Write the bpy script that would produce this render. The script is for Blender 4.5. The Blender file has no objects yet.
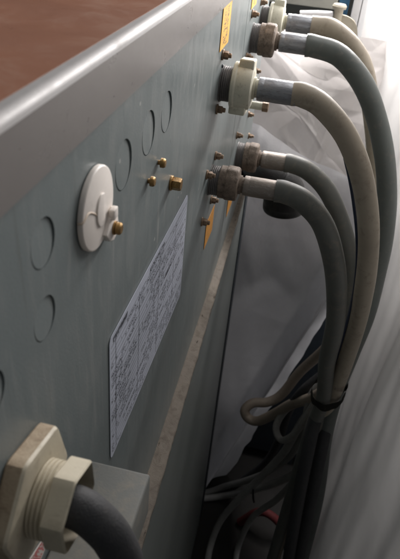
import bpy, bmesh, math, random
from mathutils import Vector, Matrix, noise

# ------------------------------------------------------------------ frame of reference
# Work unit = the camera's distance from the cabinet face (0.08 m). The face is the plane x = 0,
# y runs along the face away from the camera, z is up, the camera sits at (1, 0, 0).
S = 0.08
FLOOR = -17.0
V1, V2 = (350.0, -110.0), (118.0, 1100.0)          # vanishing points measured in the photo (400 x 559)
CX, CY = 200.0, 279.5
a = (V1[0]-CX, V1[1]-CY); b = (V2[0]-CX, V2[1]-CY)
FPX = math.sqrt(-(a[0]*b[0] + a[1]*b[1]))
AY = Vector((a[0], a[1], FPX)).normalized()
AZ = -Vector((b[0], b[1], FPX)).normalized()
AX = AY.cross(AZ)

def W(p):
    return Vector((p[0]*S, p[1]*S, (p[2]-FLOOR)*S))
def ray(x, y):
    r = Vector((x-CX, y-CY, FPX)); return Vector((r.dot(AX), r.dot(AY), r.dot(AZ)))
def at_y(x, y, yc):
    r = ray(x, y); t = yc/r.y; return Vector((1+r.x*t, yc, r.z*t))
def at_x(x, y, xc=0.0):
    r = ray(x, y); t = (xc-1)/r.x; return Vector((xc, r.y*t, r.z*t))
def at_z(x, y, zc):
    r = ray(x, y); t = zc/r.z; return Vector((1+r.x*t, r.y*t, zc))

scn = bpy.context.scene
col = scn.collection

# ------------------------------------------------------------------ camera
cd = bpy.data.cameras.new('camera'); cam = bpy.data.objects.new('camera', cd); col.objects.link(cam)
cd.sensor_fit = 'VERTICAL'; cd.sensor_height = 24.0; cd.sensor_width = 24.0
cd.lens = FPX/559.0*24.0
right = Vector((AX.x, AY.x, AZ.x)); down = Vector((AX.y, AY.y, AZ.y)); fwd = Vector((AX.z, AY.z, AZ.z))
m = Matrix.Identity(4)
for i in range(3):
    m[i][0] = right[i]; m[i][1] = -down[i]; m[i][2] = -fwd[i]; m[i][3] = W((1, 0, 0))[i]
cam.matrix_world = m
cd.clip_start = 0.01; cd.clip_end = 100
cd.dof.use_dof = True; cd.dof.focus_distance = 5.6*S; cd.dof.aperture_fstop = 15.0
scn.camera = cam

# ------------------------------------------------------------------ world, lamps, exposure
w = bpy.data.worlds.new('World'); scn.world = w; w.use_nodes = True
w.node_tree.nodes['Background'].inputs[0].default_value = (0.95, 0.97, 1.0, 1)
w.node_tree.nodes['Background'].inputs[1].default_value = 0.12

def area(name, loc, target, sx, sy, power, colr, spread=180):
    l = bpy.data.lights.new(name, 'AREA'); l.shape = 'RECTANGLE'; l.size = sx*S; l.size_y = sy*S
    l.energy = power; l.color = colr; l.spread = math.radians(spread)
    o = bpy.data.objects.new(name, l); col.objects.link(o); o.location = W(loc)
    o.rotation_euler = (W(target)-W(loc)).to_track_quat('-Z', 'Y').to_euler()
    return o
area('window_light', (2.4, 15.8, 0.7), (1.4, 11.5, -3.2), 5, 3, 10.0, (1.0, 0.955, 0.94), 140)
area('side_window_light', (4.9, 12.0, 0.6), (2.8, 10.8, -0.8), 5, 2.5, 5.6, (1.0, 0.975, 0.965), 150)
area('ceiling_light', (3.6, 9.6, 8.5), (1.2, 8.0, -2.0), 7, 7, 3.4, (1.0, 0.97, 0.95))
scn.view_settings.view_transform = 'Standard'
scn.view_settings.look = 'None'
scn.view_settings.exposure = 0.0
scn.view_settings.gamma = 1.0

# ------------------------------------------------------------------ material helpers
class N:
    """tiny expression wrapper over shader math nodes"""
    def __init__(s, nt, sock): s.nt = nt; s.k = sock
    def op(s, o, *args):
        n = s.nt.nodes.new('ShaderNodeMath'); n.operation = o
        for i, v in enumerate((s,)+args):
            if isinstance(v, N): s.nt.links.new(v.k, n.inputs[i])
            else: n.inputs[i].default_value = v
        return N(s.nt, n.outputs[0])
    def __add__(s, o): return s.op('ADD', o)
    def __sub__(s, o): return s.op('SUBTRACT', o)
    def __mul__(s, o): return s.op('MULTIPLY', o)
    def gt(s, o): return s.op('GREATER_THAN', o)
    def lt(s, o): return s.op('LESS_THAN', o)
    def floor(s): return s.op('FLOOR')
    def fract(s): return s.op('FRACT')
    def max(s, o): return s.op('MAXIMUM', o)
    def min(s, o): return s.op('MINIMUM', o)

def new_mat(name):
    mt = bpy.data.materials.new(name); mt.use_nodes = True
    nt = mt.node_tree
    return mt, nt, nt.nodes['Principled BSDF']
def texco(nt, kind='Object', scale=(1, 1, 1)):
    t = nt.nodes.new('ShaderNodeTexCoord'); mp = nt.nodes.new('ShaderNodeMapping')
    mp.inputs['Scale'].default_value = scale
    nt.links.new(t.outputs[kind], mp.inputs[0]); return mp.outputs[0]
def noise_tex(nt, vec, scale, detail=6, rough=0.6, dist=0.0):
    n = nt.nodes.new('ShaderNodeTexNoise'); n.inputs['Scale'].default_value = scale
    n.inputs['Detail'].default_value = detail; n.inputs['Roughness'].default_value = rough
    n.inputs['Distortion'].default_value = dist
    nt.links.new(vec, n.inputs['Vector']); return n.outputs['Fac']
def ramp(nt, fac, stops):
    r = nt.nodes.new('ShaderNodeValToRGB'); e = r.color_ramp.elements
    while len(e) < len(stops): e.new(0.5)
    for el, (p, c) in zip(e, stops):
        el.position = p; el.color = (c, c, c, 1) if isinstance(c, (int, float)) else (*c, 1)
    nt.links.new(fac, r.inputs[0]); return r.outputs[0]
def mixc(nt, fac, c1, c2, blend='MIX'):
    mx = nt.nodes.new('ShaderNodeMix'); mx.data_type = 'RGBA'; mx.blend_type = blend
    for s, v in ((mx.inputs[0], fac), (mx.inputs[6], c1), (mx.inputs[7], c2)):
        if isinstance(v, bpy.types.NodeSocket): nt.links.new(v, s)
        elif isinstance(v, N): nt.links.new(v.k, s)
        elif isinstance(v, (int, float)): s.default_value = v
        else: s.default_value = (*v, 1)
    return mx.outputs[2]
def bump(nt, bs, h, strength, dist):
    bn = nt.nodes.new('ShaderNodeBump'); bn.inputs['Strength'].default_value = strength
    bn.inputs['Distance'].default_value = dist*S
    nt.links.new(h, bn.inputs['Height']); nt.links.new(bn.outputs[0], bs.inputs['Normal'])

def surf(name, base, alt=None, dirt=None, dirt_amt=0.3, scale=6.0, rough=0.5, rvar=0.15, metal=0.0,
         bmp=0.15, stretch=(1, 1, 1), spec=0.5, fine=90.0):
    """general worn surface: two base tones in soft blotches, dirt specks with edges of their own, fine grain"""
    mt, nt, bs = new_mat(name)
    k = 1.0/S
    v = texco(nt, 'Object', (k*stretch[0], k*stretch[1], k*stretch[2]))
    n1 = noise_tex(nt, v, scale*0.35, 5, 0.6, 0.3)
    n2 = noise_tex(nt, v, scale*2.2, 9, 0.72, 0.5)
    n3 = noise_tex(nt, v, fine, 3, 0.6)
    alt = alt or tuple(c*0.8 for c in base)
    c = mixc(nt, ramp(nt, n1, [(0.35, 0.0), (0.68, 1.0)]), base, alt)
    if dirt:
        d = ramp(nt, n2, [(0.62-0.3*dirt_amt, 0.0), (0.80-0.2*dirt_amt, min(1.0, 0.35+dirt_amt))])
        c = mixc(nt, d, c, dirt)
    nt.links.new(c, bs.inputs['Base Color'])
    rr = ramp(nt, n2, [(0.25, max(0.02, rough-rvar)), (0.75, min(1, rough+rvar))])
    nt.links.new(rr, bs.inputs['Roughness'])
    bs.inputs['Metallic'].default_value = metal
    bs.inputs['Specular IOR Level'].default_value = spec
    if bmp:
        h = N(nt, n2)*0.7 + N(nt, n3)*0.3
        bump(nt, bs, h.k, bmp, 0.03)
    return mt

M = {}
M['paint'] = None
def paint_mat():
    mt, nt, bs = new_mat('grey_cabinet_paint')
    k = 1/S
    v = texco(nt, 'Object', (k, k, k)); vs = texco(nt, 'Object', (k, k*2.2, k*0.55))
    n1 = noise_tex(nt, v, 0.55, 4, 0.55, 0.4)
    n2 = noise_tex(nt, vs, 3.5, 9, 0.7, 0.6)
    n3 = noise_tex(nt, vs, 13.0, 6, 0.75, 1.2)
    n4 = noise_tex(nt, v, 60, 3, 0.6)
    c = mixc(nt, ramp(nt, n1, [(0.3, 0), (0.7, 1)]), (0.158, 0.186, 0.188), (0.192, 0.215, 0.214))
    c = mixc(nt, ramp(nt, n2, [(0.48, 0), (0.78, 0.50)]), c, (0.30, 0.30, 0.285))      # dry dust film
    c = mixc(nt, ramp(nt, n3, [(0.69, 0), (0.74, 0.5)]), c, (0.42, 0.42, 0.40))        # scuffs
    c = mixc(nt, ramp(nt, n3, [(0.22, 0.45), (0.28, 0.0)]), c, (0.09, 0.095, 0.09))    # grime spots
    vv = texco(nt, 'Object', (k, k*9.0, k*0.40)); n5 = noise_tex(nt, vv, 2.0, 6, 0.6, 0.2)
    c = mixc(nt, ramp(nt, n5, [(0.58, 0), (0.72, 0.40)]), c, (0.36, 0.36, 0.345))      # pale run marks
    c = mixc(nt, ramp(nt, n5, [(0.26, 0.45), (0.40, 0.0)]), c, (0.12, 0.125, 0.115))   # dirty run marks
    vo = nt.nodes.new('ShaderNodeTexVoronoi'); vo.inputs['Scale'].default_value = 3.2; nt.links.new(v, vo.inputs['Vector'])
    n6 = noise_tex(nt, v, 7.0, 2, 0.5)
    chip = N(nt, vo.outputs['Distance']).lt(0.055)*N(nt, n6).gt(0.52)
    c = mixc(nt, chip*0.7, c, (0.46, 0.45, 0.43))                                      # small paint chips
    nt.links.new(c, bs.inputs['Base Color'])
    nt.links.new(ramp(nt, n2, [(0.3, 0.27), (0.75, 0.46)]), bs.inputs['Roughness'])
    bs.inputs['Specular IOR Level'].default_value = 0.45
    bump(nt, bs, (N(nt, n4)*0.6 + N(nt, n2)*0.4).k, 0.10, 0.02)
    return mt
M['paint'] = paint_mat()
M['lower_paint'] = surf('lower_panel_paint', (0.185, 0.21, 0.20), (0.22, 0.24, 0.23), (0.25, 0.245, 0.23), 0.03, 0.7, 0.30, 0.03, 0, 0.0)
M['box'] = surf('dusty_box_paint', (0.15, 0.155, 0.145), (0.19, 0.185, 0.165), (0.25, 0.225, 0.18), 0.45, 3, 0.6, 0.1, 0, 0.15)
M['lip'] = surf('lid_lip_satin', (0.235, 0.215, 0.205), (0.275, 0.255, 0.245), (0.18, 0.16, 0.15), 0.12, 0.7, 0.30, 0.07, 0.30, 0.03)
M['lid_edge'] = surf('lid_edge_bare_metal', (0.56, 0.54, 0.53), (0.49, 0.47, 0.46), (0.36, 0.33, 0.31), 0.20, 2.5, 0.55, 0.12, 0.1, 0.06)
M['lid_top'] = surf('lid_top_brown', (0.44, 0.185, 0.10), (0.36, 0.175, 0.12), (0.46, 0.28, 0.20), 0.35, 0.9, 0.36, 0.14, 0.0, 0.06)
M['ledge'] = surf('dusty_ledge', (0.20, 0.172, 0.14), (0.165, 0.142, 0.118), (0.10, 0.083, 0.066), 0.45, 4, 0.85, 0.1, 0, 0.5)
M['steel_grey'] = surf('blue_grey_gap', (0.10, 0.12, 0.15), (0.08, 0.10, 0.13), None, 0, 4, 0.5)
M['grit'] = surf('dark_grit', (0.09, 0.07, 0.055), (0.16, 0.13, 0.10), (0.03, 0.025, 0.02), 0.4, 30, 0.9)
M['black_trim'] = surf('black_rubber_trim', (0.018, 0.024, 0.032), (0.03, 0.038, 0.048), (0.10, 0.10, 0.10), 0.1, 5, 0.5)
M['white_cap'] = surf('white_plastic_cap', (0.84, 0.78, 0.72), (0.78, 0.71, 0.65), (0.45, 0.38, 0.32), 0.10, 5, 0.5, 0.08, 0, 0.05)
M['cap_tan'] = surf('tan_cap_plastic', (0.62, 0.52, 0.42), (0.55, 0.44, 0.34), (0.35, 0.27, 0.2), 0.25, 8, 0.6)  # tan tone for the thin line across the white disc
M['brass'] = surf('tarnished_brass', (0.42, 0.26, 0.10), (0.30, 0.18, 0.08), (0.09, 0.055, 0.03), 0.35, 30, 0.38, 0.15, 0.9, 0.3)
M['rusty_screw'] = surf('rusty_screw', (0.34, 0.24, 0.16), (0.22, 0.15, 0.10), (0.07, 0.05, 0.035), 0.4, 30, 0.55, 0.15, 0.45, 0.4)
M['cream'] = surf('cream_plastic', (0.72, 0.69, 0.56), (0.63, 0.60, 0.48), (0.30, 0.25, 0.18), 0.30, 9, 0.48, 0.12, 0, 0.12)
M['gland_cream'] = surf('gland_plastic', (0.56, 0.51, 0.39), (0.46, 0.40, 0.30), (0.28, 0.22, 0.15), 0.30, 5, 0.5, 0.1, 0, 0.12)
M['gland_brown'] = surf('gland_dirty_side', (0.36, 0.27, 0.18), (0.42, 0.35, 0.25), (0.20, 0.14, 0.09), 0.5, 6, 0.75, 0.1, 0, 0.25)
M['dirty_grey'] = surf('dirty_grey_fitting', (0.20, 0.15, 0.115), (0.26, 0.205, 0.16), (0.07, 0.052, 0.04), 0.55, 10, 0.68, 0.15, 0.1, 0.45)
M['thread'] = surf('grey_thread', (0.22, 0.21, 0.205), (0.17, 0.155, 0.15), (0.10, 0.08, 0.07), 0.3, 16, 0.6, 0.1, 0.2, 0.3)
M['steel'] = surf('ferrule_steel', (0.42, 0.43, 0.46), (0.33, 0.34, 0.36), (0.13, 0.11, 0.095), 0.42, 10, 0.44, 0.14, 0.8, 0.25, (0.3, 1, 1))
M['steel_worn'] = surf('ferrule_worn', (0.36, 0.31, 0.27), (0.27, 0.235, 0.205), (0.50, 0.47, 0.44), 0.42, 13, 0.5, 0.15, 0.6, 0.35, (0.4, 1, 1))
M['hose_beige'] = surf('hose_beige', (0.42, 0.365, 0.285), (0.34, 0.29, 0.225), (0.20, 0.16, 0.12), 0.34, 3.0, 0.52, 0.1, 0, 0.1)
M['hose_green'] = surf('hose_grey_green', (0.135, 0.152, 0.142), (0.105, 0.118, 0.110), (0.23, 0.21, 0.185), 0.30, 3.0, 0.48, 0.1, 0, 0.1)
M['hose_dark'] = surf('hose_dark_grey', (0.135, 0.140, 0.126), (0.105, 0.108, 0.097), (0.22, 0.19, 0.155), 0.36, 3.2, 0.55, 0.1, 0, 0.12)
M['cable_black'] = surf('black_cable', (0.026, 0.027, 0.030), (0.040, 0.040, 0.042), (0.12, 0.11, 0.10), 0.22, 9, 0.66, 0.12, 0, 0.35, (1, 1, 1))
M['cable_grey'] = surf('grey_cable', (0.30, 0.30, 0.285), (0.24, 0.235, 0.225), (0.14, 0.125, 0.11), 0.3, 5, 0.6)
M['cable_tan'] = surf('tan_cable', (0.30, 0.25, 0.20), (0.25, 0.21, 0.17), (0.14, 0.11, 0.09), 0.25, 5, 0.6)
M['red'] = surf('red_tube', (0.09, 0.007, 0.008), (0.06, 0.006, 0.007), (0.03, 0.012, 0.012), 0.3, 5, 0.8)
M['blue_stripe'] = surf('blue_print', (0.018, 0.032, 0.07), (0.018, 0.028, 0.06), None, 0, 5, 0.5)
M['black_rubber'] = surf('black_rubber', (0.008, 0.008, 0.009), (0.013, 0.013, 0.013), (0.12, 0.11, 0.09), 0.10, 9, 0.36, 0.15, 0, 0.35)
M['tie'] = surf('dark_tie_rag', (0.060, 0.058, 0.052), (0.04, 0.04, 0.036), (0.10, 0.09, 0.075), 0.3, 6, 0.85, 0.05, 0, 0.1, (1, 1, 1), 0.15)
M['floor'] = surf('dark_floor', (0.026, 0.025, 0.024), (0.020, 0.019, 0.018), (0.04, 0.036, 0.032), 0.2, 1.5, 0.9, spec=0.1)
M['wall'] = surf('back_wall', (0.15, 0.155, 0.14), (0.12, 0.125, 0.115), (0.20, 0.19, 0.17), 0.2, 0.8, 0.8)
M['blue'] = surf('blue_paint', (0.03, 0.13, 0.24), (0.025, 0.10, 0.20), (0.1, 0.16, 0.2), 0.1, 2, 0.45)
M['white_frame'] = surf('white_frame_paint', (0.62, 0.62, 0.62), (0.52, 0.52, 0.53), (0.4, 0.38, 0.35), 0.15, 2, 0.4)
M['beige_paint'] = surf('beige_bracket_paint', (0.36, 0.33, 0.26), (0.30, 0.275, 0.215), (0.18, 0.15, 0.11), 0.3, 4, 0.55)
M['grey_bar'] = surf('grey_bar_paint', (0.34, 0.345, 0.31), (0.28, 0.285, 0.255), (0.2, 0.19, 0.16), 0.2, 3, 0.55)

def plastic_mat(name, colr, trans, gloss_rough, gloss, wr_scale, wr):
    mt = bpy.data.materials.new(name); mt.use_nodes = True; nt = mt.node_tree
    nt.nodes.remove(nt.nodes['Principled BSDF']); out = nt.nodes['Material Output']
    v = texco(nt, 'Object', (1/S, 1/S, 1/S))
    n1 = noise_tex(nt, v, wr_scale, 7, 0.62, 0.8)
    bn = nt.nodes.new('ShaderNodeBump'); bn.inputs['Strength'].default_value = wr; bn.inputs['Distance'].default_value = 0.08*S
    nt.links.new(n1, bn.inputs['Height'])
    d = nt.nodes.new('ShaderNodeBsdfDiffuse'); t = nt.nodes.new('ShaderNodeBsdfTranslucent'); g = nt.nodes.new('ShaderNodeBsdfGlossy')
    n2 = noise_tex(nt, v, 1.1, 6, 0.6, 0.3)
    cc = mixc(nt, ramp(nt, n2, [(0.3, 0), (0.75, 1)]), colr, tuple(c*0.86 for c in colr))
    nt.links.new(cc, d.inputs[0]); nt.links.new(cc, t.inputs[0])
    g.inputs['Color'].default_value = (0.9, 0.9, 0.9, 1); g.inputs['Roughness'].default_value = gloss_rough
    for n in (d, g, t): nt.links.new(bn.outputs[0], n.inputs['Normal'])
    m1 = nt.nodes.new('ShaderNodeMixShader'); m1.inputs[0].default_value = trans
    nt.links.new(d.outputs[0], m1.inputs[1]); nt.links.new(t.outputs[0], m1.inputs[2])
    lw = nt.nodes.new('ShaderNodeLayerWeight'); lw.inputs[0].default_value = 0.5
    fr = N(nt, lw.outputs['Facing']).op('POWER', 5.0)*0.55 + 0.045
    m2 = nt.nodes.new('ShaderNodeMixShader'); nt.links.new(fr.k, m2.inputs[0])
    nt.links.new(m1.outputs[0], m2.inputs[1]); nt.links.new(g.outputs[0], m2.inputs[2])
    nt.links.new(m2.outputs[0], out.inputs[0]); return mt
M['plastic'] = plastic_mat('crumpled_plastic_film', (0.80, 0.765, 0.75), 0.42, 0.2, 1.45, 2.4, 0.16)
M['plastic_low'] = plastic_mat('hanging_plastic_film', (0.82, 0.82, 0.85), 0.55, 0.25, 1.45, 1.6, 0.30)
M['plastic_side'] = plastic_mat('side_plastic_film', (0.68, 0.665, 0.65), 0.45, 0.38, 1.4, 0.35, 0.06)

def data_label_mat():
    mt, nt, bs = new_mat('printed_data_label')
    uv = nt.nodes.new('ShaderNodeTexCoord'); sp = nt.nodes.new('ShaderNodeSeparateXYZ')
    nt.links.new(uv.outputs['UV'], sp.inputs[0])
    u = N(nt, sp.outputs[0]); v = N(nt, sp.outputs[1])
    rows = 25.0
    rv = v*rows; row = rv.floor(); fv = rv.fract()
    def nz(xe, ye, det=0):
        c = nt.nodes.new('ShaderNodeCombineXYZ'); nt.links.new(xe.k, c.inputs[0]); nt.links.new(ye.k, c.inputs[1])
        n = nt.nodes.new('ShaderNodeTexNoise'); n.inputs['Scale'].default_value = 1.0; n.inputs['Detail'].default_value = det
        nt.links.new(c.outputs[0], n.inputs['Vector']); return N(nt, n.outputs['Fac'])
    glyph = nz(u*230.0, rv*3.2)
    word = nz(u*34.0, row*7.31)
    para = nz(u*5.0, row*0.41 + 3.0)
    inrow = fv.gt(0.22)*fv.lt(0.80)
    ink = glyph.gt(0.49)*word.gt(0.42)*para.gt(0.47)*inrow
    rule = fv.lt(0.13)*0.75
    ink = ink.max(rule)
    for cu in (0.055, 0.30, 0.56, 0.80):
        ink = ink.max((u-cu).op('ABSOLUTE').lt(0.0022))
    # heading along the top and bold words
    top = v.gt(0.935)
    ink = ink*(top*-1.0 + 1.0)
    head = top*v.lt(0.972)*u.gt(0.03)*u.lt(0.17)*nz(u*300.0, rv*1.0).gt(0.36)
    head2 = top*v.lt(0.968)*u.gt(0.42)*u.lt(0.62)*nz(u*200.0, rv*2.0).gt(0.45)
    bold = v.gt(0.60)*v.lt(0.635)*u.gt(0.66)*u.lt(0.76)*nz(u*160.0, rv*2.0).gt(0.42)
    foot = v.gt(0.035)*v.lt(0.30)
    ink = ink.max(head).max(head2).max(bold)
    edge = u.lt(0.012).max(u.gt(0.988)).max(v.lt(0.02)).max(v.gt(0.985))
    ink = ink*(edge*-1.0+1.0)
    cv = texco(nt, 'Object', (1/S, 1/S, 1/S))
    wear = noise_tex(nt, cv, 3.0, 6, 0.6)
    paper = mixc(nt, ramp(nt, wear, [(0.35, 0), (0.7, 1)]), (0.54, 0.57, 0.66), (0.46, 0.49, 0.56))
    nt.links.new(mixc(nt, ink, paper, (0.045, 0.05, 0.065)), bs.inputs['Base Color'])
    bs.inputs['Roughness'].default_value = 0.38
    return mt
M['data_label'] = data_label_mat()

def print_label_mat(name, ground, inkc, cu, cv, thr, margin=0.1):
    mt, nt, bs = new_mat(name)
    uv = nt.nodes.new('ShaderNodeTexCoord'); sp = nt.nodes.new('ShaderNodeSeparateXYZ')
    nt.links.new(uv.outputs['UV'], sp.inputs[0]); u = N(nt, sp.outputs[0]); v = N(nt, sp.outputs[1])
    c = nt.nodes.new('ShaderNodeCombineXYZ'); nt.links.new((u*cu).k, c.inputs[0]); nt.links.new((v*cv).k, c.inputs[1])
    n = nt.nodes.new('ShaderNodeTexNoise'); n.inputs['Scale'].default_value = 1; n.inputs['Detail'].default_value = 1
    nt.links.new(c.outputs[0], n.inputs['Vector'])
    ink = N(nt, n.outputs['Fac']).gt(thr)*u.gt(margin)*u.lt(1-margin)*v.gt(0.06)*v.lt(0.94)
    cvv = texco(nt, 'Object', (1/S, 1/S, 1/S)); wear = noise_tex(nt, cvv, 5.0, 6, 0.6)
    g = mixc(nt, ramp(nt, wear, [(0.4, 0), (0.75, 1)]), ground, tuple(x*0.72 for x in ground))
    nt.links.new(mixc(nt, ink*0.75, g, inkc), bs.inputs['Base Color']); bs.inputs['Roughness'].default_value = 0.5
    return mt
M['orange'] = print_label_mat('orange_sticker', (0.90, 0.47, 0.05), (0.07, 0.04, 0.02), 3.4, 20.0, 0.53, 0.25)
M['orange_plain'] = print_label_mat('orange_sticker_plain', (0.68, 0.30, 0.04), (0.40, 0.17, 0.03), 16.0, 16.0, 0.60)
M['redwhite'] = print_label_mat('red_white_sticker', (0.72, 0.66, 0.62), (0.55, 0.02, 0.03), 2.2, 11.0, 0.47, 0.08)

# ------------------------------------------------------------------ mesh helpers (all in work units)
def obj(name, bm, mat, parent=None, smooth=True, origin=None, angle=40):
    """link a bmesh built in work units as one mesh; parts share their thing's origin"""
    bmesh.ops.recalc_face_normals(bm, faces=bm.faces[:])
    root = parent
    while root is not None and root.parent is not None: root = root.parent
    if root is not None: org = Vector(root['_o'])
    else: org = Vector(origin) if origin is not None else Vector((0, 0, FLOOR))
    wo = W(org)
    for v in bm.verts: v.co = W(v.co) - wo
    me = bpy.data.meshes.new(name); bm.to_mesh(me); bm.free()
    mats = mat if isinstance(mat, (list, tuple)) else [mat]
    for q in mats: me.materials.append(q)
    for p in me.polygons: p.use_smooth = smooth
    if smooth:
        try: me.set_sharp_from_angle(angle=math.radians(angle))
        except Exception: pass
    o = bpy.data.objects.new(name, me); col.objects.link(o)
    if parent is not None: o.parent = parent
    else: o.location = wo; o['_o'] = tuple(org)
    return o
def thing(name, label, cat, base, group=None):
    o = bpy.data.objects.new(name, None); col.objects.link(o); o.empty_display_size = 0.02
    o.location = W(base); o['_o'] = tuple(base); o['label'] = label; o['category'] = cat
    if group: o['group'] = group
    return o
def tag(o, label=None, cat=None, group=None, kind=None):
    if label: o['label'] = label
    if cat: o['category'] = cat
    if group: o['group'] = group
    if kind: o['kind'] = kind
    return o

def add_box(bm, x0, x1, y0, y1, z0, z1, bev=0.0, seg=2, mi=0):
    r = bmesh.ops.create_cube(bm, size=1.0); vs = r['verts']
    for v in vs:
        v.co = Vector(((x0+x1)/2 + v.co.x*(x1-x0), (y0+y1)/2 + v.co.y*(y1-y0), (z0+z1)/2 + v.co.z*(z1-z0)))
    fs = {f for v in vs for f in v.link_faces}
    for f in fs: f.material_index = mi
    if bev > 0:
        es = {e for v in vs for e in v.link_edges}
        bmesh.ops.bevel(bm, geom=list(es), offset=bev, segments=seg, affect='EDGES', profile=0.5)
def frame_for(axis):
    axis = Vector(axis).normalized()
    up = Vector((0, 0, 1)) if abs(axis.z) < 0.9 else Vector((0, 1, 0))
    u = up.cross(axis).normalized(); v = axis.cross(u).normalized()
    return axis, u, v
def add_lathe(bm, org, axis, prof, seg=40, radial=None, phase=0.0, mi=0):
    """profile [(r, t)] spun about axis through org; ends closed; radial(angle, i) scales the radius"""
    ax, u, v = frame_for(axis); org = Vector(org); rings = []
    for i, (r, t) in enumerate(prof):
        ring = []
        for k in range(seg):
            an = 2*math.pi*k/seg + phase
            rr = r*(radial(an, i) if radial else 1.0)
            ring.append(bm.verts.new(org + ax*t + (u*math.cos(an)+v*math.sin(an))*rr))
        rings.append(ring)
    for A, B in zip(rings, rings[1:]):
        for k in range(seg):
            f = bm.faces.new((A[k], A[(k+1) % seg], B[(k+1) % seg], B[k])); f.material_index = mi
    for R in (rings[0], rings[-1]):
        f = bm.faces.new(R); f.material_index = mi
def spline(pts, n=10):
    P = [Vector(p) for p in pts]; P = [P[0]*2-P[1]] + P + [P[-1]*2-P[-2]]; out = []
    for i in range(1, len(P)-2):
        for k in range(n):
            t = k/n; p0, p1, p2, p3 = P[i-1:i+3]
            out.append(0.5*((2*p1) + (p2-p0)*t + (2*p0-5*p1+4*p2-p3)*t*t + (3*p1-p0-3*p2+p3)*t**3))
    out.append(P[-2]); return out
def add_tube(bm, pts, rad, seg=20, n=10, wob=0.0, seed=0):
    C = spline(pts, n); N_ = len(C); rings = []
    t0 = (C[1]-C[0]).normalized(); _, u, v = frame_for(t0)
    rnd = random.Random(seed); ph = rnd.uniform(0, 9)
    for i, c in enumerate(C):
        t = (C[min(i+1, N_-1)]-C[max(i-1, 0)]).normalized()
        u = (u - t*u.dot(t)).normalized(); v = t.cross(u)
        f = i/(N_-1); r = rad(f) if callable(rad) else rad
        r *= 1 + wob*math.sin(i*0.37+ph)*math.sin(i*0.11+ph*2)
        rings.append([bm.verts.new(c + (u*math.cos(2*math.pi*k/seg)+v*math.sin(2*math.pi*k/seg))*r) for k in range(seg)])
    for A, B in zip(rings, rings[1:]):
        for k in range(seg): bm.faces.new((A[k], A[(k+1) % seg], B[(k+1) % seg], B[k]))
    bm.faces.new(rings[0]); bm.faces.new(rings[-1])
    return C, rings
def prism(bm, poly, x0, x1, bev=0.0, seg=3, mi=0, axis='x'):
    """extrude a polygon of (y, z) between x0 and x1"""
    A = [bm.verts.new((x0, p[0], p[1])) for p in poly]; B = [bm.verts.new((x1, p[0], p[1])) for p in poly]
    n = len(poly); fs = [bm.faces.new(A), bm.faces.new(B)]
    for k in range(n): fs.append(bm.faces.new((A[k], A[(k+1) % n], B[(k+1) % n], B[k])))
    for f in fs: f.material_index = mi
    if bev > 0:
        es = [e for e in fs[1].edges]
        bmesh.ops.bevel(bm, geom=es, offset=bev, segments=seg, affect='EDGES', profile=0.5)
def quad_uv(bm, pts):
    uvl = bm.loops.layers.uv.verify(); vs = [bm.verts.new(p) for p in pts]; f = bm.faces.new(vs)
    for l, uvc in zip(f.loops, ((0, 0), (1, 0), (1, 1), (0, 1))): l[uvl].uv = uvc
    return f
def sticker(name, y0, y1, z0, z1, mat, parent, x=0.004, th=0.004, rounded=0.0):
    bm = bmesh.new(); uvl = bm.loops.layers.uv.verify()
    if rounded:
        poly = []
        for cy_, cz_, a0 in ((y1-rounded, z1-rounded, 0), (y0+rounded, z1-rounded, 90), (y0+rounded, z0+rounded, 180), (y1-rounded, z0+rounded, 270)):
            for k in range(5):
                an = math.radians(a0+90*k/4); poly.append((cy_+rounded*math.cos(an), cz_+rounded*math.sin(an)))
    else: poly = [(y1, z1), (y0, z1), (y0, z0), (y1, z0)]
    prism(bm, poly, x, x+th)
    for f in bm.faces:
        for l in f.loops: l[uvl].uv = ((l.vert.co.y-y0)/(y1-y0), (l.vert.co.z-z0)/(z1-z0))
    return obj(name, bm, mat, parent, smooth=False)

# ================================================================== the setting
bm = bmesh.new(); add_box(bm, -30, 40, -30, 45, FLOOR-0.3, FLOOR)
tag(obj('floor', bm, M['floor'], None, False), 'dark dirty floor in the gap below the hoses', 'floor', kind='structure')
bm = bmesh.new(); add_box(bm, -25, 30, 24, 24.5, FLOOR, 6)
tag(obj('wall_back', bm, M['wall'], None, False), 'grey wall far behind the plastic sheet', 'wall', kind='structure')

# ================================================================== the cabinet
YF = 10.95           # far end of the upper box
YS = 8.12            # seam between the two face panels
cab = thing('machine_cabinet', 'grey painted steel machine cabinet with brown lid and overhanging lip', 'cabinet', (-3, 5, FLOOR))

# knock-outs (y, z, r)
KO = [(3.035, -1.437, 0.155), (3.555, -1.425, 0.150), (4.02, -1.43, 0.150), (1.945, -1.345, 0.118), (1.90, -1.725, 0.112), (1.40, -1.735, 0.112)]
def boolean_cut(o, cutter):
    md = o.modifiers.new('cut', 'BOOLEAN'); md.object = cutter; md.operation = 'DIFFERENCE'; md.solver = 'EXACT'
    bpy.context.view_layer.update()
    dg = bpy.context.evaluated_depsgraph_get()
    me = bpy.data.meshes.new_from_object(o.evaluated_get(dg)); o.modifiers.clear()
    old = o.data; o.data = me; me.name = old.name
    bpy.data.objects.remove(cutter)
bm = bmesh.new(); add_box(bm, -0.115, 0.0, -1.5, YS-0.012, -5.75, -0.80)
fp = obj('front_panel', bm, M['paint'], cab, smooth=False)
bm = bmesh.new()
for y, z, r in KO: add_lathe(bm, (-0.105, y, z), (1, 0, 0), [(r, 0), (r, 0.2)], 48)
cut = obj('cutter', bm, M['paint'], cab)
boolean_cut(fp, cut)
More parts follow.
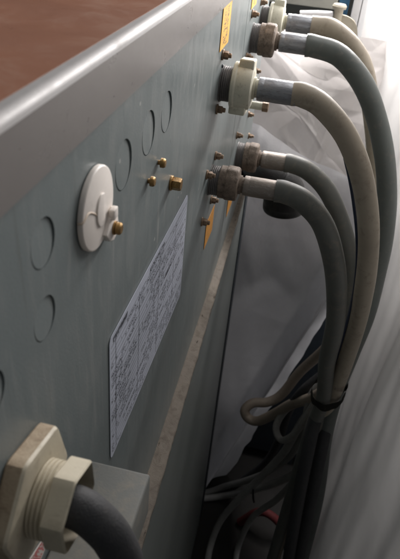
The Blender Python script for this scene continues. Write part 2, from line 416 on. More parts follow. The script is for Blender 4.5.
for y, z, r in KO:
    # plug pushed in a little at its far upper side, flush at its near lower side, one bridge left standing
    ax = Vector((1, 0.035, 0.035)).normalized()
    bm = bmesh.new()
    add_lathe(bm, Vector((-0.057, y-r*0.014, z-r*0.010)), ax, [(r*0.97, 0), (r*0.97, 0.050), (r*0.955, 0.053)], 44)
    add_box(bm, -0.07, -0.012, y+r*0.80, y+r*1.01, z+r*0.05, z+r*0.16)
    obj('knockout', bm, M['paint'], fp, angle=30)
bm = bmesh.new(); add_box(bm, -0.10, 0.0, YS+0.012, YF, -5.75, -0.80)
rp = obj('rear_panel', bm, M['paint'], cab, smooth=False)
bm = bmesh.new(); add_box(bm, -5.0, -0.12, -1.4, YF-0.02, -16.9, -0.82)
obj('inner_carcass', bm, M['black_trim'], cab, smooth=False)

# lid: brown top sheet with rounded bare-metal edge and satin lip
LX = 0.014
bm = bmesh.new(); add_box(bm, LX-0.03, LX, -1.5, YF+0.05, -1.045, -0.745)
obj('lid_lip', bm, M['lip'], cab, smooth=False)
bm = bmesh.new()
prof = []
R = 0.040
for k in range(9):
    an = math.radians(90*k/8); prof.append((LX-R+R*math.cos(an)+0.002, -0.745+R*math.sin(an)))
prof += [(LX-R-0.03, -0.745+R), (LX-R-0.03, -0.76), (LX+0.002, -0.76)]
rings = [[bm.verts.new((x, yy, z)) for x, z in prof] for yy in (-1.5, YF+0.05)]
n = len(prof)
for k in range(n): bm.faces.new((rings[0][k], rings[0][(k+1) % n], rings[1][(k+1) % n], rings[1][k]))
bm.faces.new(rings[0]); bm.faces.new(rings[1])
obj('lid_edge', bm, M['lid_edge'], cab, angle=35)
bm = bmesh.new(); add_box(bm, -5.0, LX-R-0.031, -1.5, YF+0.05, -0.80, -0.703)
obj('lid_top', bm, M['lid_top'], cab, smooth=False)

# dusty ledge where the upper face meets the lower body, with an uneven crust of dirt
bm = bmesh.new(); rnd = random.Random(4)
yl = [1.0 + i*(YF+0.08-1.0)/420 for i in range(421)]
def zi(y): return -5.60 + (y-4.0)*0.078
def xo(y): return 0.165 - (y-4.4)*0.0115
cols = []
for i, y in enumerate(yl):
    nz1 = noise.noise(Vector((y*3.0, 0, 1)))*0.010; nz2 = noise.noise(Vector((y*5.0, 3, 1)))*0.008 + noise.noise(Vector((y*17.0, 8, 1)))*0.005
    x1 = xo(y)+nz2
    cols.append([bm.verts.new(p) for p in ((-0.05, y, zi(y)-0.25), (-0.002, y, zi(y)+0.02+nz1), (0.025, y, zi(y)+nz1*0.6), (x1*0.5, y, zi(y)-0.006+nz2*0.7),
                 (x1-0.012, y, zi(y)-0.012+nz1*0.5), (x1, y, zi(y)-0.035), (x1-0.004, y, zi(y)-0.10+nz2), (-0.05, y, zi(y)-0.28))])
for A, B in zip(cols, cols[1:]):
    for k in range(8): bm.faces.new((A[k], A[(k+1) % 8], B[(k+1) % 8], B[k]))
bm.faces.new(cols[0]); bm.faces.new(cols[-1])
led = obj('ledge', bm, M['ledge'], cab, angle=60)
bm = bmesh.new(); rnd = random.Random(8)            # flakes and dark grit caught along the inner corner
for k in range(28):
    y = 2.5 + (YF-2.6)*rnd.random(); r_ = rnd.uniform(0.005, 0.016)
    b2 = bmesh.ops.create_icosphere(bm, subdivisions=1, radius=r_)
    on_edge = rnd.random() < 0.7
    c = Vector((rnd.uniform(0.006, 0.018) if on_edge else rnd.uniform(0.03, xo(y)), y, zi(y)+0.004))
    for v in b2['verts']: v.co = c + Vector((v.co.x*0.7, v.co.y*rnd.uniform(1.2, 2.2), v.co.z*0.6))
tag(obj('grit', bm, M['grit'], led), kind='stuff')
# lower body
bm = bmesh.new()
lowp = [(xo(-1)-0.03, -1.4), (xo(YF)-0.025, YF-0.10), (-0.09, YF-0.10), (-0.09, -1.4)]
A = [bm.verts.new((x, y, -16.95)) for x, y in lowp]; B = [bm.verts.new((x, y, zi(y)-0.09)) for x, y in lowp]
bm.faces.new(A); bm.faces.new(B)
for k in range(4): bm.faces.new((A[k], A[(k+1) % 4], B[(k+1) % 4], B[k]))
obj('lower_panel', bm, M['lower_paint'], cab, smooth=False)
bm = bmesh.new(); add_box(bm, -0.12, xo(YF)+0.0, YF-0.095, YF+0.30, -16.95, -5.22, 0.02)
obj('edge_trim', bm, M['black_trim'], cab, angle=30)

# box bracket low on the face
bm = bmesh.new(); add_box(bm, 0.003, 0.430, 0.2, 2.345, -3.72, -3.305, 0.02, 3)
obj('junction_box', bm, M['box'], cab, angle=30)
bm = bmesh.new(); uvl = bm.loops.layers.uv.verify()
qs = [(24, 568), (37, 568), (46.5, 545), (42, 540)]
prism(bm, [tuple(at_x(x, y, 0.004))[1:] for x, y in qs], 0.002, 0.006)
qm = {tuple(round(c, 4) for c in tuple(at_x(x, y, 0.004))[1:]): uvc for (x, y), uvc in zip(qs, ((0, 0), (1, 0), (1, 1), (0, 1)))}
for f in bm.faces:
    for l in f.loops: l[uvl].uv = qm[(round(l.vert.co.y, 4), round(l.vert.co.z, 4))]
o = obj('warning_sticker', bm, M['redwhite'], cab, smooth=False)
tag(o, 'small white sticker with red lettering under the cream gland')

# printed label and stickers on the face
o = sticker('data_label', 2.735, 5.015, -3.80, -2.56, M['data_label'], cab, rounded=0.05)
tag(o, 'large pale label printed with rows of small text')
tag(sticker('warning_sticker', 6.11, 6.62, -1.47, -1.045, M['orange'], fp), 'orange sticker with dark print under the lip')
tag(sticker('warning_sticker', 8.40, 8.92, -1.42, -1.045, M['orange'], rp), 'orange sticker under the lip beyond the seam')
tag(sticker('warning_sticker', 6.39, 6.94, -4.03, -3.64, M['orange_plain'], fp), 'orange sticker below the dirty fittings')
tag(sticker('warning_sticker', 8.45, 8.98, -4.62, -4.22, M['orange_plain'], rp), 'orange sticker beyond the seam, partly behind a fitting')

# screws
def hexbolt(bm, p, r, h, seed=0, washer=0.0):
    rnd = random.Random(seed); p = Vector(p)
    x = 0.001
    if washer: add_lathe(bm, p, (1, 0, 0), [(washer, x), (washer, x+0.014), (washer*0.92, x+0.018)], 22); x += 0.018
    add_lathe(bm, p, (1, 0, 0), [(r*0.93, x), (r, x+0.006), (r, x+h*0.82), (r*0.90, x+h)], 6, phase=rnd.uniform(0, 1))
def slotscrew(bm, p, r, h):
    add_lathe(bm, p, (1, 0, 0), [(r*0.5, 0.001), (r*0.5, h*0.35), (r, h*0.36), (r, h*0.75), (r*0.8, h*0.95), (r*0.3, h)], 20)
for i, (px, py, r, h, kind) in enumerate([(152, 181.5, 0.036, 0.055, 's'), (162, 163, 0.036, 0.06, 's'), (174, 183.5, 0.055, 0.075, 'h')]):
    p = at_x(px, py, 0.03); p.x = 0
    bm = bmesh.new()
    if kind == 's': slotscrew(bm, p, r, h)
    else: hexbolt(bm, p, r, h, 3, r*1.15)
    obj('brass_screw', bm, M['brass'], fp, angle=30)
for i, (px, py) in enumerate([(217.5, 156), (209, 175), (213, 200), (204, 222), (225, 55), (219, 109.5), (238.5, 135.5), (248, 57), (254, 14), (263, 2), (250, 136), (250, 114.5), (257, 71)]):
    p = at_x(px, py, 0.03); p.x = 0
    if p.y > YF-0.1: p.y = YF-0.1
    bm = bmesh.new(); hexbolt(bm, p, 0.044, 0.052, i, 0.056); add_lathe(bm, p, (1, 0, 0), [(0.026, 0.05), (0.026, 0.098), (0.02, 0.104)], 12)
    obj('screw', bm, M['rusty_screw'], fp if p.y < YS else rp, angle=30)
bm = bmesh.new(); add_lathe(bm, at_x(222, 66), (1, 0, 0), [(0.02, 0.001), (0.02, 0.01), (0.012, 0.016)], 12)
obj('rivet', bm, M['black_trim'], fp)

# plugged nipple below the large ring nut
pa = at_y(250, 104, 8.95); pb_ = at_y(268.5, 108, 8.95); bm = bmesh.new()
add_lathe(bm, (0, 8.95, pa.z-0.01), (1, 0, 0), [(0.085, 0.001), (0.085, 0.08), (0.06, 0.09), (0.06, pb_.x-0.09)], 24)
nip = obj('nipple', bm, M['cream'], rp, angle=35)
bm = bmesh.new(); add_lathe(bm, (0, 8.95, pa.z-0.01), (1, 0, 0), [(0.06, pb_.x-0.10), (0.078, pb_.x-0.095), (0.078, pb_.x-0.01), (0.06, pb_.x)], 6)
tag(obj('end_plug', bm, M['rusty_screw'], rp, angle=30), 'small brown hexagonal plug on the nipple below the large nut')

# ================================================================== white knock-out cover
cy0, cz0 = 2.53, -1.468
cov = thing('knockout_cover', 'round white plastic cover disc screwed to the grey face', 'cover', (0.0, cy0, cz0))
bm = bmesh.new()
add_lathe(bm, (0, cy0, cz0), (1, 0, 0), [(0.223, 0.002), (0.230, 0.006), (0.230, 0.024), (0.227, 0.031), (0.220, 0.034)], 64)
obj('disc', bm, M['white_cap'], cov, angle=50)
# raised crescent at the centre and thread of sprue to the rim
bm = bmesh.new()
pl = []
for k in range(13):
    an = math.radians(60+ k*20); pl.append((cy0+0.03+0.075*math.cos(an), cz0-0.02+0.095*math.sin(an)))
prism(bm, pl, 0.033, 0.043, 0.003)
obj('boss', bm, M['white_cap'], cov, angle=40)
bm = bmesh.new()
add_tube(bm, [(0.010, cy0-0.235, cz0+0.03), (0.034, cy0-0.224, cz0+0.035), (0.035, cy0-0.15, cz0+0.050), (0.035, cy0-0.06, cz0+0.0), (0.036, cy0-0.03, cz0-0.04)], 0.005, 8, 6)
obj('strap_thread', bm, M['cap_tan'], cov)
# tab with screw at the lower far side
ty, tz = 2.705, -1.672
bm = bmesh.new()
dy, dz = ty-cy0, tz-cz0; L = math.hypot(dy, dz); ey, ez = dy/L, dz/L; ny, nz_ = -ez, ey
poly = []
for s_, t_ in ((0.17, 0.085), (L, 0.085), (L+0.06, 0.055), (L+0.085, 0.0), (L+0.06, -0.055), (L, -0.085), (0.17, -0.085)):
    poly.append((cy0+ey*s_+ny*t_, cz0+ez*s_+nz_*t_))
prism(bm, poly, 0.003, 0.055, 0.006)
obj('tab', bm, M['white_cap'], cov, angle=40)
bm = bmesh.new(); add_box(bm, 0.040, 0.075, 2.655, 2.72, -1.60, -1.535, 0.008)
obj('lug', bm, M['white_cap'], cov, angle=40)
bm = bmesh.new(); add_lathe(bm, (0, ty, tz), (1, 0, 0), [(0.040, 0.05), (0.040, 0.066), (0.032, 0.068), (0.036, 0.070), (0.036, 0.092), (0.026, 0.100)], 24)
obj('screw', bm, M['brass'], cov, angle=35)

# ================================================================== cream cable gland with black cable, near the camera
gy, gz = 1.50, -2.485
gl = thing('cable_gland', 'cream plastic hexagonal cable gland with thick black cable leaving it', 'cable gland', (0.0, gy, gz))
def hexr(an): 
    k = (an+math.pi/6) % (math.pi/3) - math.pi/6
    return 1.0/math.cos(k)
bm = bmesh.new()
def hexprof(prof, rot, mi=0):
    add_lathe(bm, (0, gy, gz), (1, 0, 0), prof, 72, radial=lambda an, i: min(hexr(an-rot), 1.13), mi=mi)
hexprof([(0.286, 0.002), (0.295, 0.012), (0.295, 0.085), (0.286, 0.100), (0.26, 0.105)], 0.25)
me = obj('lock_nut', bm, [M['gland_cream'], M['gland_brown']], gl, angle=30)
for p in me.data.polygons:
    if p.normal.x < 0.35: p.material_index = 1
bm = bmesh.new()
pr = [(0.172, 0.09)]
for k in range(4):
    t = 0.105+k*0.022; pr += [(0.172, t), (0.186, t+0.007), (0.186, t+0.014), (0.172, t+0.021)]
pr += [(0.172, 0.21)]
add_lathe(bm, (0, gy, gz), (1, 0, 0), pr, 56)
obj('thread', bm, M['gland_cream'], gl, angle=35)
bm = bmesh.new()
hexprof([(0.12, 0.185), (0.180, 0.186), (0.188, 0.193), (0.188, 0.290), (0.180, 0.299)], 0.1)
bm.faces.ensure_lookup_table()
# open mouth: bore into the front
top = max(bm.faces, key=lambda f: f.calc_center_median().x if len(f.verts) > 10 else -9)
r1 = bmesh.ops.inset_region(bm, faces=[top], thickness=0.035, use_even_offset=True)
bmesh.ops.translate(bm, verts=top.verts, vec=(-0.10, 0, 0))
obj('dome_nut', bm, M['gland_cream'], gl, angle=30)
bm = bmesh.new()
cpath = [(0.18, gy, gz), (0.29, gy, gz-0.015), (0.37, gy, gz-0.07), (0.46, gy, gz-0.20), (0.53, gy-0.01, gz-0.42), (0.57, gy-0.03, gz-0.9), (0.57, gy-0.03, gz-2.0), (0.55, gy, gz-4.0)]
add_tube(bm, cpath, 0.100, 32, 10)
obj('cable', bm, M['cable_black'], gl)

# ================================================================== hoses with their fittings
def hose(label, yb, zb, nut, hose_mat, nut_mat, fer_mat, path, rh, stripe=False, sc=1.0, tilt=0.0):
    t = thing('hose', label, 'hose', (0.0, yb, zb), 'hoses screwed to the cabinet face')
    o = (0, yb, zb); X = (1, 0, 0)
    bm = bmesh.new(); pr = [(0.19*sc, 0.001), (0.19*sc, 0.012)]
    for k in range(5):
        tt = 0.015+k*0.022; pr += [(0.172*sc, tt), (0.182*sc, tt+0.008), (0.182*sc, tt+0.013), (0.172*sc, tt+0.020)]
    add_lathe(bm, o, X, pr, 44); obj('threaded_collar', bm, M['thread'], t, angle=40)
    bm = bmesh.new()
    if nut == 'ring':
        rg = 0.236*sc
        add_lathe(bm, o, X, [(0.15, 0.125), (rg*0.96, 0.126), (rg*1.03, 0.135), (rg*1.04, 0.165), (rg*0.99, 0.185), (rg, 0.20), (rg*0.985, 0.32), (rg*0.93, 0.348), (rg*0.80, 0.36), (0.13, 0.362)], 64)
        for k in (0, 2):      # grip lugs at top and bottom of the ring
            an = math.radians(82+90*k); c = Vector((0, math.cos(an), math.sin(an)))
            b2 = bmesh.new(); add_box(b2, *((0.185, 0.350) if k == 0 else (0.130, 0.315)), -0.12*sc, 0.12*sc, rg*0.7, rg*1.20, 0.020, 3)
            rot = Matrix.Rotation(an-math.pi/2, 4, 'X')
            for v in b2.verts: v.co = rot @ v.co + Vector(o)
            tmp = bpy.data.meshes.new('tmp'); b2.to_mesh(tmp); b2.free(); bm.from_mesh(tmp); bpy.data.meshes.remove(tmp)
    else:
        rg = 0.205*sc
        rad = lambda an, i: 1.0 + (0.018*math.cos(an*10) if 4 <= i <= 7 else 0)
        add_lathe(bm, o, X, [(0.16, 0.115), (rg*0.93, 0.117), (rg*0.97, 0.125), (rg*0.97, 0.195), (rg*1.0, 0.20), (rg*1.02, 0.215), (rg*1.0, 0.325), (rg*0.93, 0.345), (rg*0.70, 0.355), (0.10, 0.358)], 80, radial=rad)
    obj('union_nut', bm, nut_mat, t, angle=35)
    bm = bmesh.new(); add_lathe(bm, o, X, [(0.115*sc, 0.34), (0.115*sc, 0.385), (0.095*sc, 0.39), (0.095*sc, 0.43)], 32)
    obj('neck', bm, nut_mat, t, angle=35)
    bm = bmesh.new(); rf = 0.122*sc
    pr = [(rf*0.85, 0.415), (rf*0.98, 0.418), (rf, 0.43)]
    pr += [(rf, 0.47), (rf*0.985, 0.478), (rf*0.985, 0.486), (rf, 0.494), (rf*1.004, 0.65)]
    pr += [(rf, 0.845), (rf*0.97, 0.858), (rf*0.8, 0.860)]
    add_lathe(bm, o, X, pr, 40); obj('ferrule', bm, fer_mat, t, angle=40)
    bm = bmesh.new()
    P = [Vector((0.80, yb, zb)), Vector((0.92, yb, zb))] + [Vector(p) for p in path]
    C, rings = add_tube(bm, P, rh, 26, 9, 0.014, int(yb*10))
    obj('hose_tube', bm, hose_mat, t)
    return t

TIE = at_y(327, 392, 7.9)
def px(pts): return [at_y(x, y, yc) for x, y, yc in pts]
def fall(dx, dy, z1=-16.5):
    return [TIE+Vector((dx, dy, 0)), TIE+Vector((dx*1.1+0.03, dy*1.1, -1.3)), TIE+Vector((dx*1.5+0.28, dy*1.8+0.2, -4.0)), Vector((TIE.x+dx*2+0.45, TIE.y+dy*3+0.4, z1))]

h1 = hose('beige hose nearest the camera from the large cream ring nut with lugs', 6.50, -1.89, 'ring', M['hose_beige'], M['cream'], M['steel'],
     px([(322, 106, 6.5), (345, 134, 6.5), (360, 170, 6.5), (367.5, 210, 6.5), (368.5, 250, 6.55), (364, 290, 6.7), (354, 335, 7.1)]) + [TIE+Vector(q) for q in ((0.10, -0.10, 0), (0.02, 0.30, -1.4), (0.05, 0.75, -4.0), (0.1, 1.0, -8.0))], 0.132, sc=1.05)
h2 = hose('dark grey hose from the lower dirty fitting nearest the camera', 6.40, -3.03, 'grey', M['hose_dark'], M['dirty_grey'], M['steel_worn'],
     px([(303, 201, 6.4), (321, 221, 6.4), (331.5, 250, 6.4), (336.5, 285, 6.5), (335, 325, 6.8), (327, 362, 7.3)]) + [TIE+Vector(q) for q in ((-0.06, -0.18, 0), (-0.07, 0.10, -1.3), (-0.02, 0.55, -4.0), (0.0, 0.9, -8.0))], 0.138)
h3 = hose('dark grey hose from the dirty fitting just beyond the seam', 8.95, -3.72, 'grey', M['hose_dark'], M['dirty_grey'], M['steel_worn'],
     px([(308, 171, 8.95), (326, 189, 8.95), (339, 216, 8.95), (348, 247, 8.95), (352, 280, 8.9), (347, 320, 8.7), (337, 360, 8.3)]) + fall(0.02, 0.12), 0.150, sc=1.15)
h4 = hose('thick grey green hose curving widest from the upper grey fitting', 8.95, -1.89, 'grey', M['hose_green'], M['dirty_grey'], M['steel'],
     px([(340, 56, 8.95), (363, 84, 8.95), (377, 120, 8.95), (385, 160, 8.95), (387, 200, 8.95), (384.5, 235, 8.9), (378, 268, 8.8), (366, 315, 8.5), (350, 355, 8.2)]) + fall(0.17, 0.12), 0.158, sc=1.12)
h5 = hose('beige hose from the cream nut at the top, behind the grey green hose', 9.95, -1.80, 'ring', M['hose_beige'], M['cream'], M['steel'],
     px([(332, 29, 9.95), (350, 44, 9.95), (363, 66, 9.95), (370, 100, 9.95), (375, 150, 9.95), (374, 210, 9.8), (366, 280, 9.3), (350, 340, 8.7)]) + fall(0.05, 0.30), 0.150, sc=1.1)

# blue stripe printed along the near beige hose's left side is a thin cable running with it
bm = bmesh.new()
add_tube(bm, px([(345, 158, 6.62), (350, 180, 6.62), (354, 205, 6.62), (357, 235, 6.62), (357, 265, 6.62), (353, 297, 6.75), (345, 330, 7.05), (336, 360, 7.4), (327, 384, 7.7)]), 0.022, 10, 8)
tag(obj('thin_cable', bm, M['blue_stripe'], None, origin=at_y(327, 384, 7.7)), 'thin dark blue cable running along the near beige hose', 'cable')

# cable tie round the bundle
bm = bmesh.new(); seg = 56; rings = []
for k in range(seg):
    an = 2*math.pi*k/seg; ex, ey_ = math.cos(an), math.sin(an); ring = []
    for q in range(9):
        zz = 0.085 - 0.17*q/8
        rr = 0.035*noise.noise(Vector((ex*1.8, ey_*1.8, zz*6))) + 0.015*noise.noise(Vector((ex*5, ey_*5, zz*14))) - 0.05*abs(zz)
        ring.append(bm.verts.new(TIE + Vector((0.04+(0.30+rr)*ex, 0.06+(0.45+rr)*ey_, zz+0.13*ex+0.04*noise.noise(Vector((ex*2, ey_*2, 3)))))))
    rings.append(ring)
for k in range(seg):
    A, B = rings[k], rings[(k+1) % seg]
    for q in range(8): bm.faces.new((A[q], A[q+1], B[q+1], B[q]))
bmesh.ops.solidify(bm, geom=bm.faces[:], thickness=0.02)
tt = thing('bundle_tie', 'narrow dark tie round the bundle where the hoses meet', 'tie', TIE)
obj('strap', bm, M['tie'], tt, angle=180)
bm = bmesh.new(); hp = at_y(340, 386, 7.55); add_box(bm, hp.x-0.08, hp.x+0.07, hp.y-0.07, hp.y+0.07, hp.z-0.07, hp.z+0.06, 0.02)
obj('buckle', bm, M['cable_tan'], tt)

# black rubber elbow behind the lower fittings
el = thing('rubber_elbow', 'black rubber elbow boot hanging behind the two lower fittings', 'elbow', at_x(246, 176))
bm = bmesh.new(); ye = 9.75
P = [at_x(244, 172, -0.02), at_y(262, 174, ye), at_y(277, 180, ye), at_y(284, 191, ye), at_y(284, 200, ye), at_y(283.5, 207, ye)]
add_tube(bm, P, lambda f: 0.24 + 0.14*min(1, max(0, (f-0.1)/0.5)), 36, 8)
obj('boot', bm, M['black_rubber'], el)
bm = bmesh.new(); p = at_y(283.5, 207, ye); ax = (p-at_y(284.5, 196, ye)).normalized()
add_lathe(bm, p, ax, [(0.37, -0.10), (0.385, -0.06), (0.385, 0.02), (0.37, 0.06), (0.32, 0.085), (0.18, 0.10), (0.05, 0.102)], 40)
obj('rim', bm, M['black_rubber'], el, angle=50)

# ================================================================== loose cables low in the gap
def cable(label, pts, r, mat, name='cable', cat='cable', group='loose cables under the hoses'):
    bm = bmesh.new(); P = px(pts)
    for i_, (qx, qy, _) in enumerate(pts):                             # lies on the floor where it reaches it
        if P[i_].z < FLOOR+r: P[i_] = at_z(qx, qy, FLOOR+r)
    add_tube(bm, P, r, 16, 9, 0.01, int(pts[0][0]))
    return tag(obj(name, bm, mat, None, origin=P[-1]), label, cat, group)
cable('tan hose end bent into a tight loop beside the bundle', [(330, 388, 8.6), (312, 398, 9.2), (292, 404, 9.8), (274, 414, 10.2), (258, 421, 10.4), (248, 418, 10.5), (245, 410, 10.6), (253, 403, 10.75), (268, 402, 10.9), (282, 394, 11.0), (300, 372, 11.0), (324, 350, 10.7), (345, 325, 10.3), (352, 300, 10.0)], 0.125, M['cable_tan'])
cable('grey cable sweeping lowest to the left towards the floor', [(348, 310, 9.5), (338, 358, 9.3), (318, 400, 9.0), (300, 425, 9.6), (284, 452, 10.0), (262, 476, 10.2), (238, 500, 10.3), (220, 522, 10.3), (210, 548, 10.2), (206, 575, 10.1)], 0.10, M['cable_grey'])
cable('grey cable running level to the cabinet foot', [(348, 310, 9.4), (338, 358, 9.2), (322, 405, 9.0), (316, 440, 9.4), (302, 468, 9.8), (278, 482, 10.3), (252, 490, 10.9), (228, 495, 11.6), (208, 498, 12.2), (180, 500, 12.8)], 0.105, M['cable_grey'])
cable('grey cable crossing just above the level one', [(348, 310, 9.7), (338, 358, 9.5), (312, 396, 9.2), (304, 430, 9.7), (290, 455, 10.2), (268, 472, 10.7), (245, 481, 11.2), (226, 486, 11.8), (208, 492, 12.4), (180, 497, 13.0)], 0.10, M['cable_grey'])
cable('dark cable drooping behind the tan loop', [(348, 310, 10.0), (338, 358, 9.8), (302, 392, 9.6), (288, 412, 10.2), (279, 440, 10.8), (266, 462, 11.2), (246, 478, 11.6), (224, 492, 12.0), (185, 505, 12.6)], 0.11, M['cable_black'])
cable('black cable added over the pale hoses to darken the bundle, hanging straight down', [(346, 320, 8.7), (336, 362, 8.4), (325, 392, 8.15), (315, 420, 7.85), (308, 450, 7.6), (300, 490, 7.5), (287, 568, 7.5)], 0.13, M['cable_black'])  # added in front of the pale hoses, its black stands in for shade
cable('black cable added at the right of the bundle to darken the pale hoses', [(352, 315, 8.9), (343, 360, 8.6), (333, 392, 8.3), (326, 425, 8.0), (319, 460, 7.75), (310, 505, 7.65), (296, 572, 7.6)], 0.13, M['cable_black'])  # second added cable, black in place of shade on the hoses
cable('pale grey cable looping out below the tan loop', [(340, 360, 9.0), (318, 398, 9.0), (296, 432, 9.4), (282, 440, 9.7), (276, 428, 9.9), (284, 412, 10.0), (304, 396, 9.8), (336, 372, 9.4)], 0.085, M['cable_grey'])
cable('pale grey cable running to the floor beside the red tube', [(344, 350, 9.0), (322, 402, 8.9), (310, 446, 9.1), (296, 478, 9.5), (276, 500, 9.9), (252, 518, 10.2), (238, 548, 10.3), (234, 580, 10.3)], 0.09, M['cable_grey'])
cable('red tube arching in the dark at the bottom', [(240, 522, 11.1), (258, 512, 11.0), (272, 516, 10.9), (284, 530, 10.8), (290, 548, 10.7), (290, 580, 10.6)], 0.13, M['red'], 'red_tube', 'tube')
# small black tie where the loose cables cross
p = at_y(254, 486, 10.4); bm = bmesh.new()
add_tube(bm, [p+Vector((-0.02, -0.35, 0.30)), p+Vector((0.03, -0.42, 0.05)), p+Vector((0.08, -0.36, -0.22))], 0.03, 8, 6)
tag(obj('black_tie', bm, M['black_rubber'], None, origin=p), 'thin black tie round the crossing grey cables', 'cable tie')

# ================================================================== plastic sheets
def crease(x, z, seed, n, amp, smooth=0.08):
    rnd = random.Random(seed); h = 0.0
    for k in range(n):
        an = rnd.uniform(0, math.pi); c, s_ = math.cos(an), math.sin(an)
        x0, z0 = rnd.uniform(0.0, 3.0), rnd.uniform(-6.5, -2.5); L = rnd.uniform(0.6, 2.0)
        d_ = (x-x0)*c+(z-z0)*s_; l_ = -(x-x0)*s_+(z-z0)*c
        wd = rnd.uniform(0.15, 0.9)
        h += amp*rnd.choice((-1, 1))*rnd.uniform(0.4, 1)*max(0.0, 1-math.sqrt(d_*d_+0.0001)/wd)*math.exp(-(l_/L)**2)
    return h
def sheet(name, nx, nz_, fn, mat, label, keep=None, origin=(0, 0, 0)):
    bm = bmesh.new(); G = [[bm.verts.new(fn(i/nx, j/nz_)) for j in range(nz_+1)] for i in range(nx+1)]
    for i in range(nx):
        for j in range(nz_):
            q = (G[i][j], G[i+1][j], G[i+1][j+1], G[i][j+1])
            if keep:
                c = sum((v.co for v in q), Vector())/4
                if not keep(c): continue
            bm.faces.new(q)
    for v in [v for v in bm.verts if not v.link_faces]: bm.verts.remove(v)
    o = obj(name, bm, mat, None, origin=origin, angle=180)      # film: a single thin skin
    return tag(o, label, 'plastic sheet')

# upper crumpled film
def f_up(u, v):
    x = -0.6 + 3.5*u; z = -2.55 - 4.2*v
    y = 13.55 + crease(x, z, 11, 30, 0.17) + 0.20*noise.noise(Vector((x*0.9+z*0.3, 0, z*0.8)))
    y -= 0.06*max(0.0, 1-abs(noise.noise(Vector((x*1.1+1.3*z, 23.3, z*0.35-0.2*x))))*5)**2        # long soft wrinkles
    return (x, max(y, 13.12), z + 0.10*noise.noise(Vector((x*0.9, 5, 0))))
sheet('plastic_sheet', 230, 260, f_up, M['plastic'], 'crumpled whitish clear plastic film behind the upper hoses', origin=(1.2, 13.1, -6.7))
# lower hanging film, nearer, its top folded over on a slope
def lim_lo(z):
    l = 2.75 if z > -8.5 else 2.75 + (z+8.5)*0.245
    if z < -15.2: l = min(l, 1.10+(z+15.2)*0.25)
    return l + 0.10*noise.noise(Vector((0, 0, z*0.9))) + 0.04*noise.noise(Vector((0, 2, z*2.7)))
def f_lo(u, v):
    x0 = -0.7 + 3.4*u
    ztop = -4.55 - 0.42*max(0, x0) - 0.10*math.sin(x0*1.6)
    z = ztop + (-17.0-ztop)*v
    x = -0.7 + (lim_lo(z)+0.7)*u
    y = 12.45 + 0.11*noise.noise(Vector((x*1.3+0.3*z, 2, z*0.35))) + 0.03*noise.noise(Vector((x*1.6+0.9*z, 4, z*0.4))) + 0.16*crease(x, z*0.7+0.5, 5, 40, 0.22)
    y += 0.42*math.exp(-((ztop-z)/0.30)**1.0)                       # rolls back over the top
    dd = (x-2.30) - (z+8.1)*0.27                                    # the big soft diagonal fold
    y -= 0.75*math.exp(-(dd/0.17)**2)*min(1, max(0, (-5.8-z)/2.5))
    y += 0.5*max(0.0, dd-0.15)
    return (x, y, z)
sheet('plastic_sheet', 130, 260, f_lo, M['plastic_low'], 'grey hanging plastic film with a long diagonal fold beside the cabinet edge', None, origin=(0.5, 12.5, FLOOR))
# side curtain of film on the right
def f_side(u, v):
    z = -0.2 - 16.7*v
    yend = 15.5 if z > -4 else 15.5 + (z+4)*0.62
    yend = max(yend, 8.4)
    y = 1.2 + (yend-1.2)*u
    drop = min(1.0, max(0.0, (-z-1.0)/8.0))
    x = 3.12 + 0.05*math.sin(y*1.7+0.10*z) + 0.022*math.sin(y*3.9+1.3+0.22*z) + 0.010*math.sin(y*9.7+z*0.35)*(1-0.7*drop)
    x += 0.16*noise.noise(Vector((0, y*0.45, z*0.25))) + 0.05*noise.noise(Vector((3, y*1.5, z*0.3)))
    x += 0.28*math.exp(-((y-2)/2.0)**2)
    x -= 0.215*max(0.0, y-10.2)
    return (x, y, z)
sheet('plastic_sheet', 220, 150, f_side, M['plastic_side'], 'tall pale plastic curtain with vertical folds along the right', origin=(3.1, 8, FLOOR))

# dark box added behind the hanging film to block light on the floor
mb = thing('light_blocker', 'dark box added behind the hanging film and loose cables to block light', 'light blocker', (1.2, 14, FLOOR))
bm = bmesh.new(); add_box(bm, -0.8, 3.0, 13.7, 15.0, FLOOR+0.5, -9.3, 0.08)
obj('blocker_box', bm, M['black_trim'], mb, angle=30)
for xx in (-0.5, 2.4):
    bm = bmesh.new(); add_box(bm, xx, xx+0.4, 13.8, 14.9, FLOOR, FLOOR+0.5, 0.03); obj('foot', bm, M['black_trim'], mb, angle=30)

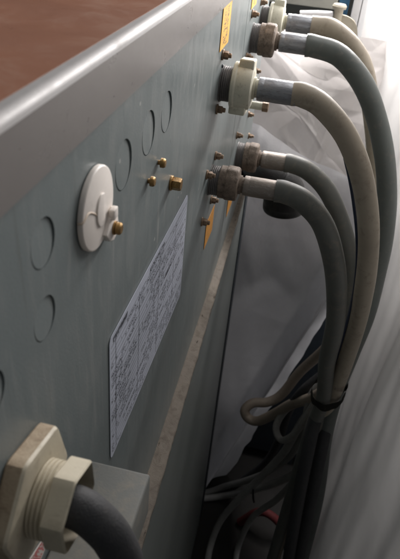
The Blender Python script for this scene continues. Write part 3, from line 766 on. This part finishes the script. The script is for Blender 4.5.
# ================================================================== things far behind at the top
bm = bmesh.new(); p0 = at_y(262, 0, 15.0); p1 = at_y(336, 10, 15.0)
add_box(bm, p0.x-1.0, p1.x, 15.0, 15.6, p1.z, p1.z+0.75, 0.03)
tag(obj('steel_beam', bm, M['grey_bar'], None, origin=(p0.x, 15.3, p1.z), angle=30), 'pale grey green beam behind the topmost fitting', 'beam')
br = thing('pipe_clamp', 'beige post with capped top and curved clamp arm behind the hoses', 'clamp', at_y(334, 30, 14.3))
bm = bmesh.new(); pb = at_y(334.5, 32, 14.3); pt_ = at_y(334.5, 4, 14.3); h = (pt_-pb).length
add_lathe(bm, pb, (0, 0, 1), [(0.10, 0), (0.10, h*0.82), (0.15, h*0.84), (0.16, h*0.93), (0.13, h), (0.05, h*1.02)], 28)
obj('post', bm, M['beige_paint'], br, angle=40)
bm = bmesh.new(); C = px([(337, 19, 14.35), (345, 20.5, 14.35), (351, 25, 14.35), (353, 33, 14.35), (352, 43, 14.35)])
cs = spline(C, 6); A = []
for i, c in enumerate(cs):
    t = (cs[min(i+1, len(cs)-1)]-cs[max(i-1, 0)]).normalized(); nrm = Vector((0, 1, 0)).cross(t).normalized()
    A.append([bm.verts.new(c+nrm*sx*0.10+Vector((0, sy*0.05, 0))) for sx, sy in ((-1, -1), (1, -1), (1, 1), (-1, 1))])
for P_, Q_ in zip(A, A[1:]):
    for k in range(4): bm.faces.new((P_[k], P_[(k+1) % 4], Q_[(k+1) % 4], Q_[k]))
bm.faces.new(A[0]); bm.faces.new(A[-1])
obj('arm', bm, M['beige_paint'], br, angle=40)
bm = bmesh.new(); add_tube(bm, px([(300, 14, 14.3), (318, 14, 14.3), (333, 15, 14.3)]), 0.075, 16, 5)
obj('rod', bm, M['white_frame'], br)
bm = bmesh.new(); p0 = at_y(340, 40, 16.0); p1 = at_y(352, -20, 16.0)
add_box(bm, p0.x-0.2, p1.x+0.05, 16.0, 16.3, p0.z-0.6, p1.z+3, 0.02)
tag(obj('blue_panel', bm, M['blue'], None, origin=(p0.x, 16.1, p0.z), angle=30), 'blue painted panel behind the beige clamp', 'panel')
wf = thing('white_frame', 'white upright door frame with dark gaps at top right', 'frame', at_y(358, 60, 15.6))
for i, (xa, wd, mt, yy) in enumerate([(353.5, 0.03, 'black_trim', 15.70), (357, 0.11, 'white_frame', 15.62), (361, 0.035, 'steel_grey', 15.70), (364, 0.10, 'white_frame', 15.62), (367.5, 0.06, 'grey_bar', 15.70)]):
    p = at_y(xa, 10, yy); bm = bmesh.new(); add_box(bm, p.x-wd, p.x+wd, yy, yy+0.2, p.z-14, p.z+4, 0.012)
    obj('upright' if 'white' in mt else 'gap_strip', bm, M[mt], wf, angle=30)

for o in list(bpy.data.objects):
    if '_o' in o: del o['_o']
